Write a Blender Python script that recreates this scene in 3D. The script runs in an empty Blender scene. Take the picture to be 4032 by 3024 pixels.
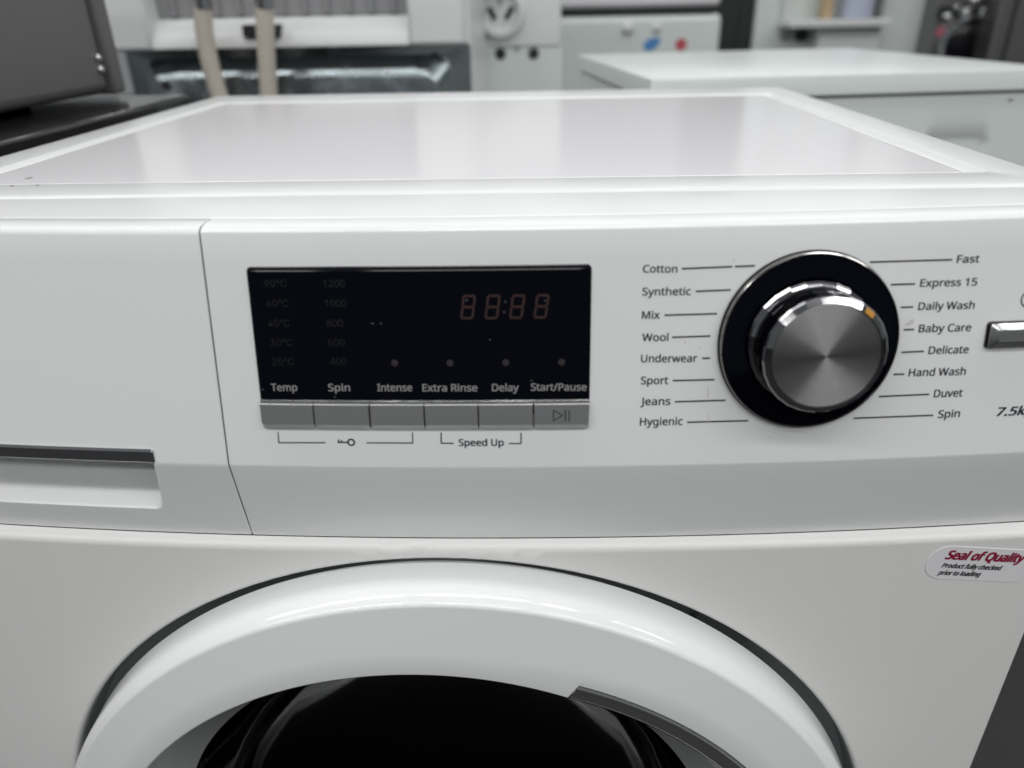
import bpy, bmesh, math, random
import numpy as np
from mathutils import Vector, Matrix
from mathutils.geometry import delaunay_2d_cdt

random.seed(7)
scn = bpy.context.scene
col = scn.collection

# ------------------------------------------------------------------ camera
PW, PH, FPX = 4032, 3024, 2908.0
PITCH, YAW, ROLL = math.radians(26.96), math.radians(2.21), math.radians(1.177)
CAM = np.array([.0436, -.2904, .92745])
def _rot(p, y, r):
    cy, sy = math.cos(y), math.sin(y); Rz = np.array([[cy,-sy,0],[sy,cy,0],[0,0,1]])
    ca, sa = math.cos(-p), math.sin(-p); Rx = np.array([[1,0,0],[0,ca,-sa],[0,sa,ca]])
    cr, sr = math.cos(r), math.sin(r); Ry = np.array([[cr,0,sr],[0,1,0],[-sr,0,cr]])
    return Rz @ Rx @ Ry
RC = _rot(PITCH, YAW, ROLL)                       # columns: right, forward, up
cd = bpy.data.cameras.new('camera'); cam = bpy.data.objects.new('camera', cd); col.objects.link(cam)
cd.sensor_fit = 'HORIZONTAL'; cd.sensor_width = 36; cd.lens = 36*FPX/PW
cd.clip_start = .01; cd.clip_end = 100
m = Matrix.Identity(4)
for i in range(3):
    m[i][0] = RC[i][0]; m[i][1] = RC[i][2]; m[i][2] = -RC[i][1]; m[i][3] = CAM[i]
cam.matrix_world = m
cd.dof.use_dof = True; cd.dof.focus_distance = .385; cd.dof.aperture_fstop = 5.4; cd.dof.aperture_blades = 0
scn.camera = cam
scn.render.resolution_x, scn.render.resolution_y = 1024, 768

# ------------------------------------------------------------------ light
w = bpy.data.worlds.new('World'); scn.world = w; w.use_nodes = True
bg = w.node_tree.nodes['Background']; bg.inputs[0].default_value = (.93, .98, 1, 1); bg.inputs[1].default_value = .19
LAMP = 8.5
for j, ly in enumerate((-2.6, -1.2, .2, 1.6, 3.2, 5.0, 7.0)):
    for i in range(5):
        L = bpy.data.lights.new('ceiling_lamp', 'AREA'); L.shape = 'RECTANGLE'; L.size = 1.22; L.size_y = .17
        L.energy = LAMP*(1.45 if ly < 0 else .88 if ly < 1 else .54); L.color = (1, .998, .99)
        o = bpy.data.objects.new('ceiling_lamp', L); col.objects.link(o)
        o.location = ((i-2)*1.42+.1, ly, 2.9)
vs = scn.view_settings
vs.view_transform = 'Standard'; vs.look = 'None'; vs.gamma = 1; vs.exposure = 0; vs.use_curve_mapping = False

# ------------------------------------------------------------------ pixel helpers (photo pixel -> point on a known surface)
def ray(u, v): return RC @ np.array([(u-PW/2)/FPX, 1, -(v-PH/2)/FPX])
def ony(u, v, y):
    d = ray(u, v); return CAM + d*(y-CAM[1])/d[1]
def onz(u, v, z):
    d = ray(u, v); return CAM + d*(z-CAM[2])/d[2]

# ------------------------------------------------------------------ materials
def mat(name, base, rough=.4, metal=0, spec=.5, coat=0, var=0, vscale=8, bump=0, bscale=200, rvar=0, bdetail=3):
    M = bpy.data.materials.new(name); M.use_nodes = True
    nt = M.node_tree; N = nt.nodes; b = N['Principled BSDF']
    b.inputs['Base Color'].default_value = (*base, 1); b.inputs['Roughness'].default_value = rough
    b.inputs['Metallic'].default_value = metal; b.inputs['Specular IOR Level'].default_value = spec
    b.inputs['Coat Weight'].default_value = coat; b.inputs['Coat Roughness'].default_value = .06
    tc = N.new('ShaderNodeTexCoord')
    if var or rvar:
        n = N.new('ShaderNodeTexNoise'); n.inputs['Scale'].default_value = vscale; n.inputs['Detail'].default_value = 6
        n.inputs['Roughness'].default_value = .62
        nt.links.new(tc.outputs['Object'], n.inputs['Vector'])
        if var:
            mx = N.new('ShaderNodeMix'); mx.data_type = 'RGBA'
            mx.inputs[6].default_value = tuple(c*(1-var) for c in base)+(1,)
            mx.inputs[7].default_value = tuple(min(1, c*(1+var)) for c in base)+(1,)
            nt.links.new(n.outputs['Fac'], mx.inputs[0]); nt.links.new(mx.outputs[2], b.inputs['Base Color'])
        if rvar:
            mr = N.new('ShaderNodeMapRange'); mr.inputs[1].default_value = .35; mr.inputs[2].default_value = .68
            mr.inputs[3].default_value = rough*(1-rvar); mr.inputs[4].default_value = rough*(1+rvar)
            nt.links.new(n.outputs['Fac'], mr.inputs[0]); nt.links.new(mr.outputs[0], b.inputs['Roughness'])
    if bump:
        n2 = N.new('ShaderNodeTexNoise'); n2.inputs['Scale'].default_value = bscale; n2.inputs['Detail'].default_value = bdetail
        bp = N.new('ShaderNodeBump'); bp.inputs['Strength'].default_value = bump; bp.inputs['Distance'].default_value = .001
        nt.links.new(tc.outputs['Object'], n2.inputs['Vector']); nt.links.new(n2.outputs['Fac'], bp.inputs['Height'])
        nt.links.new(bp.outputs[0], b.inputs['Normal'])
    return M
M = {}
M['plastic'] = mat('white_plastic', (.80,.808,.808), .22, var=.012, vscale=14, bump=.05, bscale=9, bdetail=0)
M['paint'] = mat('warm_white_paint', (.79,.787,.772), .34, var=.012, vscale=9, bump=.05, bscale=500)
M['doorwhite'] = mat('door_white_plastic', (.80,.815,.81), .11, var=.01, vscale=11)
M['worktop'] = mat('worktop_white', (.75,.765,.76), .24, var=.012, vscale=12, bump=.04, bscale=7, bdetail=0)
M['inset'] = mat('worktop_panel', (.825,.808,.832), .15, var=.006, vscale=40)
M['blackglass'] = mat('black_display', (.0008,.0012,.004), .09, spec=.15)
M['blacktrim'] = mat('black_trim', (.004,.004,.006), .2, spec=.4)
M['chrome'] = mat('chrome', (.56,.56,.57), .07, metal=1, rvar=.5, vscale=60)
M['satin'] = mat('satin_chrome', (.55,.55,.55), .22, metal=1, rvar=.3, vscale=60)
M['button'] = mat('silver_button', (.50,.50,.505), .36, metal=.85, var=.06, vscale=900)
M['ink'] = mat('navy_ink', (.018,.018,.035), .45)
M['inkgrey'] = mat('grey_print', (.24,.24,.24), .5)
M['inkdim'] = mat('dim_print', (.0038,.004,.0045), .5)
M['digit'] = mat('unlit_segment', (.032,.0095,.0105), .5)
M['led'] = mat('unlit_led', (.028,.019,.022), .5)
M['buttonprint'] = mat('button_print', (.045,.046,.05), .5)
M['orange'] = mat('amber_mark', (.50,.24,.03), .3)
M['greytrim'] = mat('grey_door_trim', (.42,.425,.425), .26, var=.05)
M['knobchrome'] = mat('knob_chrome', (.30,.30,.31), .09, metal=1)
M['bezel'] = mat('dial_bezel_chrome', (.27,.262,.255), .14, metal=1)
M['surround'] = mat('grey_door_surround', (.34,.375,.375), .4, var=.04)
M['gasket'] = mat('grey_rubber', (.10,.11,.11), .6, var=.08)
M['drum'] = mat('steel_drum', (.22,.23,.24), .35, metal=1, var=.05)
M['dark'] = mat('dark_inside', (.02,.02,.022), .6)
M['sticker'] = mat('white_sticker', (.80,.79,.81), .35)
M['crimson'] = mat('crimson_ink', (.27,.006,.045), .45)
M['stickerink'] = mat('sticker_black_ink', (.025,.03,.035), .5)
M['scuff'] = mat('scuff_grey', (.30,.29,.29), .6)
M['grime'] = mat('grime', (.60,.585,.56), .6)
M['scratch'] = mat('scratch_white', (.9,.9,.9), .4)
M['galv'] = mat('galvanised_steel', (.28,.315,.33), .25, metal=1, var=.12, vscale=30, rvar=.3)
M['hose'] = mat('hose_grey', (.60,.55,.48), .55, var=.05)
M['bgwhite'] = mat('appliance_white', (.76,.775,.77), .3, var=.015)
M['bgcool'] = mat('appliance_cool_white', (.73,.78,.765), .28, var=.015)
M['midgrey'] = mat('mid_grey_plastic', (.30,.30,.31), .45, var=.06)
M['oven'] = mat('grey_oven_paint', (.13,.128,.127), .42, var=.06)
M['hob'] = mat('black_hob_glass', (.012,.012,.013), .16, rvar=.4, vscale=12)
M['dkcab'] = mat('charcoal_cabinet', (.022,.026,.027), .45, var=.2)
M['blue'] = mat('blue_print', (.09,.27,.58), .5)
M['red'] = mat('red_print', (.55,.09,.11), .5)
M['floor'] = mat('dark_concrete', (.016,.016,.0175), .6, var=.35, vscale=5)
M['paleblue'] = mat('pale_blue_paper', (.55,.60,.75), .6, var=.05)
M['beige'] = mat('beige_card', (.55,.42,.26), .6)
M['dksteel'] = mat('dark_steel', (.24,.235,.235), .35, metal=.8, var=.1)
M['pink'] = mat('pink_print', (.45,.12,.17), .5)

# dark tinted door glass: tinted see-through with a fresnel reflection
g = bpy.data.materials.new('door_glass'); g.use_nodes = True; nt = g.node_tree; N = nt.nodes
N.remove(N['Principled BSDF'])
tr = N.new('ShaderNodeBsdfTransparent'); tr.inputs[0].default_value = (.05,.053,.056,1)
gl = N.new('ShaderNodeBsdfGlossy'); gl.inputs['Roughness'].default_value = .05; gl.inputs[0].default_value = (.2,.2,.205,1)
fr = N.new('ShaderNodeFresnel'); fr.inputs[0].default_value = 1.18; mxs = N.new('ShaderNodeMixShader')
nt.links.new(fr.outputs[0], mxs.inputs[0]); nt.links.new(tr.outputs[0], mxs.inputs[1]); nt.links.new(gl.outputs[0], mxs.inputs[2])
nt.links.new(mxs.outputs[0], N['Material Output'].inputs[0]); M['glass'] = g

# ------------------------------------------------------------------ object helpers
def thing(name, label, cat, loc=(0,0,0), group=None):
    o = bpy.data.objects.new(name, None); col.objects.link(o); o.location = loc; o.empty_display_size = .05
    o['label'] = label; o['category'] = cat
    if group: o['group'] = group
    return o
def tag(o, label, cat, group=None):
    o['label'] = label; o['category'] = cat
    if group: o['group'] = group
    return o
def link(name, me, m, parent=None, smooth=True, angle=35):
    o = bpy.data.objects.new(name, me); col.objects.link(o)
    me.materials.clear(); me.materials.append(M[m] if isinstance(m, str) else m)
    if smooth:
        me.shade_smooth()
        if angle: me.set_sharp_from_angle(angle=math.radians(angle))
    else: me.shade_flat()
    if parent is not None:
        o.parent = parent
        if parent.type == 'EMPTY': o.location = -Vector(parent.location)
    return o
def frombm(name, bm, m, parent=None, smooth=True, angle=35, bevel=0, seg=2, recalc=True):
    if recalc: bmesh.ops.recalc_face_normals(bm, faces=bm.faces)
    me = bpy.data.meshes.new(name); bm.to_mesh(me); bm.free()
    o = link(name, me, m, parent, smooth, angle)
    if bevel:
        b = o.modifiers.new('bevel', 'BEVEL'); b.width = bevel; b.segments = seg; b.limit_method = 'ANGLE'; b.angle_limit = math.radians(30)
    return o
def bbox(bm, x0, x1, y0, y1, z0, z1):
    v = [bm.verts.new(p) for p in ((x0,y0,z0),(x1,y0,z0),(x1,y1,z0),(x0,y1,z0),(x0,y0,z1),(x1,y0,z1),(x1,y1,z1),(x0,y1,z1))]
    for f in ((0,3,2,1),(4,5,6,7),(0,1,5,4),(1,2,6,5),(2,3,7,6),(3,0,4,7)): bm.faces.new([v[i] for i in f])
def box(name, x0, x1, y0, y1, z0, z1, m, parent=None, bevel=.002, seg=2):
    bm = bmesh.new(); bbox(bm, x0, x1, y0, y1, z0, z1); return frombm(name, bm, m, parent, bevel=bevel, seg=seg)
def grid(bm, pts, flip=False):
    V = [[bm.verts.new(p) for p in row] for row in pts]
    for i in range(len(V)-1):
        for j in range(len(V[0])-1):
            q = [V[i][j], V[i+1][j], V[i+1][j+1], V[i][j+1]]
            bm.faces.new(q[::-1] if flip else q)
    return V
def loops(bm, LL, closed=True, cap0=False, cap1=False):
    V = [[bm.verts.new(p) for p in L] for L in LL]; n = len(V[0])
    for a, b in zip(V, V[1:]):
        for k in range(n if closed else n-1):
            k2 = (k+1) % n; bm.faces.new([a[k], a[k2], b[k2], b[k]])
    if cap0: bm.faces.new(V[0][::-1])
    if cap1: bm.faces.new(V[-1])
    return V
def tube(bm, path, r, n=12, caps=True):
    P = [Vector(p) for p in path]; LL = []
    for i, p in enumerate(P):
        t = (P[min(i+1, len(P)-1)]-P[max(i-1, 0)]).normalized()
        a = t.orthogonal().normalized() if i == 0 else (a - t*a.dot(t)).normalized()
        b = t.cross(a)
        LL.append([p+(a*math.cos(2*math.pi*k/n)+b*math.sin(2*math.pi*k/n))*r for k in range(n)])
    loops(bm, LL, True, caps, caps)
def disc_y(bm, cx, cz, prof, n=48, ang=None):
    """lathe about an axis parallel to y; prof = [(r, y)]"""
    loops(bm, [[(cx+r*math.cos(2*math.pi*k/n), y, cz+r*math.sin(2*math.pi*k/n)) for k in range(n)] for r, y in prof])

# ------------------------------------------------------------------ floor
bm = bmesh.new(); grid(bm, [[(x, y, 0) for y in (-6, 10)] for x in (-8, 8)])
fl = frombm('floor', bm, 'floor', None, smooth=False); fl['kind'] = 'structure'

# ================================================================== THE WASHING MACHINE
HW = .2975
root = thing('washing_machine', 'white front loading washing machine with black display and silver program dial in the foreground', 'washing machine')

# ---- fascia surface: s runs down the face from its top edge
K, A, YT, ZT = .185, math.radians(11), .0065, .8465
SC = .104; YC, ZC = YT-SC*math.sin(A), ZT-SC*math.cos(A)
YB_, ZB_ = -.0055, .6985
LOW = math.hypot(YB_-YC, ZB_-ZC); SB = SC+LOW
def fp(x, s, h=0.0):
    if s <= SC: y, z, dy, dz = YT-s*math.sin(A), ZT-s*math.cos(A), -math.sin(A), -math.cos(A)
    else:
        t = (s-SC)/LOW; y, z, dy, dz = YC+(YB_-YC)*t, ZC+(ZB_-ZC)*t, (YB_-YC)/LOW, (ZB_-ZC)/LOW
    n = Vector((2*K*x, dz, -dy)).normalized()
    return Vector((x, y+K*x*x, z))+n*h
_n = np.array([0, -math.cos(A), math.sin(A)])
def fas(u, v):
    d = ray(u, v); x = 0
    for _ in range(8):
        p0 = np.array([0, YT+K*x*x, ZT]); q = CAM+d*((p0-CAM)@_n)/(d@_n); x = q[0]
    return float(q[0]), float((ZT-q[2])/math.cos(A))
TOPP = [(.0642,.8478,0),(.0640,.8485,0),(.0632,.8491,0),(.058,.84935,.05),(.045,.8496,.3),(.032,.8494,.6),(.0215,.8491,.9),(.0207,.8488,.93)]
TOPD = [(.0194,.8482,.96),(.0191,.8487,.96),(.0182,.84895,1),(.0135,.8489,1),(.0105,.8487,1),(.0087,.8483,1),(.0075,.8476,1),(.0068,.8467,1)]
TOPC = [(.0190,.8490,1),(.0135,.8489,1),(.0105,.8487,1),(.0087,.8483,1),(.0075,.8476,1),(.0068,.8467,1)]
def tp(x, t): return Vector((x, t[0]+K*x*x*t[2], t[1]))
SEAM = -.0970
def lin(a, b, n): return [a+(b-a)*i/(n-1) for i in range(n)]
SS = [.0012]+lin(.012, .1032, 10)+[.1038, .1045]+lin(.115, SB-.0012, 4)+[SB-.0004]
bm = bmesh.new()
xs = [SEAM+.0002, SEAM+.0007]+lin(SEAM+.006, HW-.002, 46)+[HW-.0004, HW]
rows = []
for x in xs:
    e = .0004 if x in (xs[0], xs[-1]) else 0
    r = [tp(x, t) for t in TOPP]+[tp(x, t)-Vector((0, 0, e)) for t in TOPC]+[fp(x, s, -e) for s in SS]+[fp(x, SB, -.0012), fp(x, SB, -.012)]
    rows.append(r)
grid(bm, rows, flip=True)
xl = [-HW]+lin(-HW+.001, SEAM-.0003, 30)+[SEAM+.0002]
grid(bm, [[tp(x, t) for t in TOPP]+[Vector((x, .0207+K*x*x*.93, .840))] for x in xl], flip=True)
fascia = frombm('control_panel', bm, 'plastic', root, angle=16, recalc=False)
bm = bmesh.new(); bm.from_mesh(fascia.data)
if sum(f.normal.y for f in bm.faces) > 0: bmesh.ops.reverse_faces(bm, faces=bm.faces)
bmesh.ops.remove_doubles(bm, verts=bm.verts, dist=1e-6); bm.to_mesh(fascia.data); bm.free()
fascia.data.set_sharp_from_angle(angle=math.radians(16))
so = fascia.modifiers.new('thick', 'SOLIDIFY'); so.thickness = .0022; so.offset = -1

# ---- detergent drawer front with its finger scoop
def sstep(t): t = max(0, min(1, t)); return t*t*(3-2*t)
S0, S1 = .0990, .1345
def xend(s): return -.1322-.16*max(0, s-.1035)
def scoop(x, s):
    if s < S0 or s > S1: return 0
    r = .0045; xe = xend(s)
    dx = xe-x; ds = S1-s; dl = x-(-.272)
    d = min(dx, dl, ds if ds < r*3 else 1)
    if dx < r and ds < r: d = r-math.hypot(r-dx, r-ds)
    if d <= 0: return 0
    t = (S1-s)/(S1-S0)
    prof = .046*(.75*(t/.27)+.25*(t/.27)**2) if t < .27 else .046+.012*((t-.27)/.73)
    return prof*sstep(d/.0042)*(1 if s > S0+.0005 else .05)
bm = bmesh.new()
xs = [-HW]+lin(-HW+.002, -.274, 6)+lin(-.272, -.264, 9)+lin(-.25, -.15, 26)+lin(-.147, -.1300, 40)+lin(-.125, SEAM-.0045, 6)+[SEAM-.0007, SEAM-.0002]
ss = [.0012]+lin(.012, .095, 10)+lin(.0975, SC-.0004, 10)+[SC+.0003]+lin(SC+.002, .1395, 44)+lin(.142, SB-.0012, 4)+[SB-.0004]
rows = []
for x in xs:
    e = .0004 if x == xs[-1] else 0
    rows.append([tp(x, t)-Vector((0,0,e)) for t in TOPD]+[fp(x, s, -scoop(x, s)-e) for s in ss]+[fp(x, SB, -.0012), fp(x, SB, -.012)])
VG = grid(bm, rows, flip=True)
nT = len(TOPD); kill = []                                   # the grip opens upward behind the chrome strip
for i in range(len(xs)-1):
    for j in range(len(ss)-1):
        xm, sm = (xs[i]+xs[i+1])/2, (ss[j]+ss[j+1])/2
        if S0+.0006 < sm < S0+.66*(S1-S0) and -.266 < xm < xend(sm)-.005:
            vs_ = {VG[i][nT+j], VG[i+1][nT+j], VG[i+1][nT+j+1], VG[i][nT+j+1]}
            kill += [f for f in VG[i][nT+j].link_faces if set(f.verts) == vs_]
bmesh.ops.delete(bm, geom=kill, context='FACES_ONLY')
if sum(f.normal.y for f in bm.faces) > 0: bmesh.ops.reverse_faces(bm, faces=bm.faces)
bm.normal_update()
if sum(f.normal.y*f.calc_area() for f in bm.faces) > 0: bmesh.ops.reverse_faces(bm, faces=bm.faces)
drawer = frombm('detergent_drawer', bm, 'plastic', root, angle=24, recalc=False)
so = drawer.modifiers.new('thick', 'SOLIDIFY'); so.thickness = .0016; so.offset = -1
# chrome strip along the upper edge of the scoop
bm = bmesh.new()
LL = []
for x in lin(-.270, -.1323, 40)+[-.1317, -.1314]:
    e = .0008 if x > -.1318 else 0
    LL.append([fp(x, .0967+e, -.001), fp(x, .0969+e, .0004-e*.3), fp(x, .0979+e, .0014-e*.8), fp(x, .1030-e*.3, .0008-e*.6), fp(x, .1034-e*.3, .0003), fp(x, .1034, -.006), fp(x, .0967+e, -.006)])
loops(bm, LL, True, True, True)
frombm('handle_strip', bm, 'chrome', drawer, angle=25)

# ---- display block and buttons (slabs that follow the bowed face)
def rr(x0, x1, s0, s1, rt, rb, nx=28):
    """columns (x, s_top, s_bottom) of a rectangle with rounded corners"""
    xs_ = set(lin(x0, x1, nx))
    rm = max(rt, rb)
    for k in range(7):
        a = k/6*math.pi/2
        if rm: xs_.add(x0+rm*(1-math.cos(a))); xs_.add(x1-rm*(1-math.cos(a)))
    out = []
    for x in sorted(xs_):
        d = min(x-x0, x1-x)
        f = lambda r: 0 if r <= 0 or d >= r else r-math.sqrt(max(0, r*r-(r-d)**2))
        out.append((x, s0+f(rt), s1-f(rb)))
    return out
def slab(name, x0, x1, s0, s1, h, mt, parent, rt=.0008, rb=.0008, bev=.0005, h0=-.0005, nx=28, bevb=None, hb=None, angle=30):
    """bevb/hb: wider bevel along the bottom edge"""
    bevb = bev if bevb is None else bevb; hb = bev if hb is None else hb
    o = rr(x0, x1, s0, s1, rt, rb, nx); ix0, ix1, is0, is1 = x0+bev, x1-bev, s0+bev, s1-bevb
    bm = bmesh.new(); sc = (ix1-ix0)/(x1-x0)
    inn = []
    for x, a, b in o:
        xi = ix0+(x-x0)*sc
        ai = is0+(a-s0)*(is1-is0)/(s1-s0); bi = is1-(s1-b)*(is1-is0)/(s1-s0)
        inn.append((xi, ai, bi))
    vb = [[bm.verts.new(fp(x, q, h0)) for q in (a, b)] for x, a, b in o]
    vm = [[bm.verts.new(fp(x, a, h-bev)), bm.verts.new(fp(x, b, h-hb))] for x, a, b in o]
    vt = [[bm.verts.new(fp(x, q, h)) for q in (a, b)] for x, a, b in inn]
    n = len(o)
    for i in range(n-1):
        bm.faces.new([vt[i][0], vt[i+1][0], vt[i+1][1], vt[i][1]])
        for lo, hi in ((vb, vm), (vm, vt)):
            bm.faces.new([lo[i][0], lo[i+1][0], hi[i+1][0], hi[i][0]])
            bm.faces.new([lo[i+1][1], lo[i][1], hi[i][1], hi[i+1][1]])
    for lo, hi in ((vb, vm), (vm, vt)):
        bm.faces.new([lo[0][1], lo[0][0], hi[0][0], hi[0][1]]); bm.faces.new([lo[-1][0], lo[-1][1], hi[-1][1], hi[-1][0]])
    return frombm(name, bm, mt, parent, angle=angle)
DX0, DX1 = -.0785, .0662
disp = slab('display', DX0, DX1, .0139, .0790, .0006, 'blacktrim', root, rt=.0022, rb=.0004, bev=.0004)
slab('display_glass', DX0+.0004, DX1-.0004, .0155, .0716, .0012, 'blackglass', disp, rt=.0018, rb=.0002, bev=.0004)
slab('trim_strip', DX0+.0001, DX1-.0001, .0721, .0736, .0016, 'satin', disp, rt=.0003, rb=.0003, bev=.0005)
bx = [fas(u, 1600)[0] for u in (1029, 1241, 1459.5, 1673, 1884.6, 2100, 2318.6)]
bx[0], bx[-1] = DX0+.0002, DX1-.0002
gaps = [.0, .0001, .0002, .0001, .0001, .0002, 0]
bs0, bs1 = fas(1670, 1586)[1], fas(1670, 1688)[1]
for i in range(6):
    o = slab('button', bx[i]+gaps[i], bx[i+1]-gaps[i+1], bs0, bs1, .0030, 'button', root, rt=.0002, rb=.0004 if 0 < i < 5 else .0016,
             bev=.0003, bevb=.0026, hb=.0020, nx=6, angle=20)
    if i == 5:
        btn = o

# ---- flat print mapped onto a surface
def ptsmesh(name, polys, mapf, mt, parent, thick=None):
    bm = bmesh.new()
    for P in polys:
        bm.faces.new([bm.verts.new(mapf(*p)) for p in P])
    bm.normal_update()
    for f in bm.faces:
        if f.normal.y > 0: f.normal_flip()
    return frombm(name, bm, mt, parent, smooth=False, recalc=False)
import os
def shipped_font(fn):                                        # sans fonts shipped inside Blender itself
    try: return bpy.data.fonts.load(os.path.join(bpy.utils.resource_path('LOCAL'), 'datafiles', 'fonts', fn))
    except Exception: return None
FONT, FONT2 = shipped_font('NotoSansMath-Regular.woff2'), shipped_font('Inter.woff2')
def textmesh(txt, bold=0.0, shear=0.0):
    cu = bpy.data.curves.new('t', 'FONT'); cu.body = txt; cu.size = 1; cu.shear = shear; cu.resolution_u = 4
    f_ = FONT2 if '°' in txt else FONT
    if f_: cu.font = f_
    cu.fill_mode = 'FRONT'
    ob = bpy.data.objects.new('t', cu); col.objects.link(ob)
    dg = bpy.context.evaluated_depsgraph_get(); me = bpy.data.meshes.new_from_object(ob.evaluated_get(dg))
    bpy.data.objects.remove(ob); bpy.data.curves.remove(cu)
    return me
def capheight(t): return max(v.co.y for v in textmesh(t).vertices)
CAPH, CAPH2 = capheight('H'), capheight('9°')
def text(name, txt, pl, pr, cap_px, inv, mapf, mt, parent, bold=0.0, shear=0.0, h=.00012):
    """baseline runs from photo pixel pl to pr; inv: pixel->surface coords (a right, b down); mapf(a,b,h)->point"""
    me = textmesh(txt, 0, shear)
    xs_ = [v.co.x for v in me.vertices]; x0, x1 = min(xs_), max(xs_)
    a0 = np.array(inv(*pl)); a1 = np.array(inv(*pr)); au = np.array(inv(pl[0], pl[1]-cap_px))
    e = (a1-a0); L = float(np.hypot(*e)); e = e/L; nrm = np.array([e[1], -e[0]])     # "up" in (a, b-down) coords
    cap = abs(float((au-a0)@nrm)); sy = cap/(CAPH2 if '°' in txt else CAPH); sx = L/(x1-x0)
    base = [(v.co.x, v.co.y) for v in me.vertices]; polys = [list(p.vertices) for p in me.polygons]
    sh = [(0, 0)] if not bold else [(i*bold/2, j*bold/3) for i in (-1, 0, 1) for j in (-1, 1)]
    VV, FF = [], []
    for k, (dx, dy) in enumerate(sh):                       # heavier letters: shifted copies, each a hair above the last
        o_ = len(VV)
        for vx, vy in base:
            q = a0+e*(vx-x0+dx)*sx+nrm*(vy+dy)*sy
            VV.append(tuple(mapf(float(q[0]), float(q[1]), h)-Vector((0, k*8e-6, 0))))
        FF += [[o_+i for i in p] for p in polys]
    me = bpy.data.meshes.new(name); me.from_pydata(VV, [], FF); me.update()
    if sum(p.normal.y for p in me.polygons) > 0: me.flip_normals()
    me.name = name
    return link(name, me, mt, parent, smooth=False)
def stroke(p0, p1, wpx, inv):
    a = np.array(inv(*p0)); b = np.array(inv(*p1)); d = b-a; d /= np.hypot(*d); n_ = np.array([-d[1], d[0]])*wpx/2/8000
    return [tuple(a+n_), tuple(b+n_), tuple(b-n_), tuple(a-n_)]
fmap = lambda a, b, h=.00012: fp(a, b, h)
dmap = lambda a, b, h=.0: fp(a, b, .00128)
bmap = lambda a, b, h=.0: fp(a, b, .00308)
def cb(x, y): return (900+x*.6781, 950+y*.6781)
def cr_(x, y): return (2400+x*.7378, 900+y*.7378)
for t, x0, x1, y in (('90°C',215,345,262),('60°C',228,355,377),('40°C',238,363,491),('30°C',250,376,604),('20°C',262,386,715),
                     ('1200',556,681,263),('1000',565,690,378),('800',574,670,492),('600',584,680,605),('400',595,689,714)):
    text('display_option', t, cb(x0, y), cb(x1, y), 28, fas, dmap, 'inkdim', disp)
for t, x0, x1, y in (('Temp',256,405,864),('Spin',586,710,865),('Intense',869,1069,865),('Extra Rinse',1130,1445,866),('Delay',1532,1684,865),('Start/Pause',1756,2076,862)):
    text('display_caption', t, cb(x0, y), cb(x1, y), 28, fas, dmap, 'inkgrey', disp, bold=.035)
for px, py in ((968,702),(1288,702),(1610,700),(1933,697)):
    c0 = fas(*cb(px, py)); r = .00150
    ptsmesh('indicator_light', [[(c0[0]+r*math.cos(k*math.pi/12), c0[1]+r*math.sin(k*math.pi/12)) for k in range(24)]], dmap, 'led', disp)
# seven segment digits
def sevenseg(blx, bly, trx, try_):
    c0 = np.array(fas(*cb(blx, bly))); c1 = np.array(fas(*cb(trx, try_)))
    hgt = c0[1]-c1[1]; sl = .14*hgt; wd = c1[0]-c0[0]-sl; t = .10*hgt; g_ = .012*hgt
    P = []
    def H(y):
        P.append([(g_+t*.15,y),(t*.6+g_,y+t/2),(wd-t*.6-g_,y+t/2),(wd-g_-t*.15,y),(wd-t*.6-g_,y-t/2),(t*.6+g_,y-t/2)])
    def Vv(x, y0, y1):
        P.append([(x,y0+g_),(x+t/2,y0+t*.6),(x+t/2,y1-t*.6),(x,y1-g_),(x-t/2,y1-t*.6),(x-t/2,y0+t*.6)])
    for y in (t/2, hgt/2, hgt-t/2): H(y)
    for x in (t/2, wd-t/2):
        Vv(x, t*.5, hgt/2); Vv(x, hgt/2, hgt-t*.5)
    return [[(c0[0]+x+sl*y/hgt, c0[1]-y) for x, y in Q] for Q in P]
for a in ((1345,450,1440,307),(1485,450,1583,306),(1627,448,1726,305),(1768,446,1866,303)):
    ptsmesh('display_digit', sevenseg(*a), dmap, 'digit', disp)
pol = []
for px, py in ((1608,348),(1601,408)):
    c0 = fas(*cb(px, py)); pol.append([(c0[0]+.0006*math.cos(k*math.pi/6), c0[1]+.0006*math.sin(k*math.pi/6)) for k in range(12)])
ptsmesh('display_colon', pol, dmap, 'led', disp)
# tiny scratches on the display glass
for px, py, l in ((840,476,14),(888,476,10),(1519,568,8),(622,901,9),(1385,340,14),(1838,343,10),(205,858,8),(1760,806,14)):
    a = random.uniform(-.5, .3)
    ptsmesh('scratch', [stroke(cb(px-l/2, py), cb(px+l/2, py+a*l), 1.6, fas)], lambda a, b: fp(a, b, .0013), 'inkgrey', disp)
# play / pause sign on the last button
a, b_, c_ = (1885,968), (1885,1030), (1937,999)
ptsmesh('play_pause_sign', [stroke(cb(*a), cb(*b_), 4.5, fas), stroke(cb(*b_), cb(*c_), 4, fas), stroke(cb(*a), cb(*c_), 4, fas),
        stroke(cb(1953,968), cb(1953,1031), 5, fas), stroke(cb(1975,968), cb(1975,1032), 4.5, fas)], bmap, 'buttonprint', btn)
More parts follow.
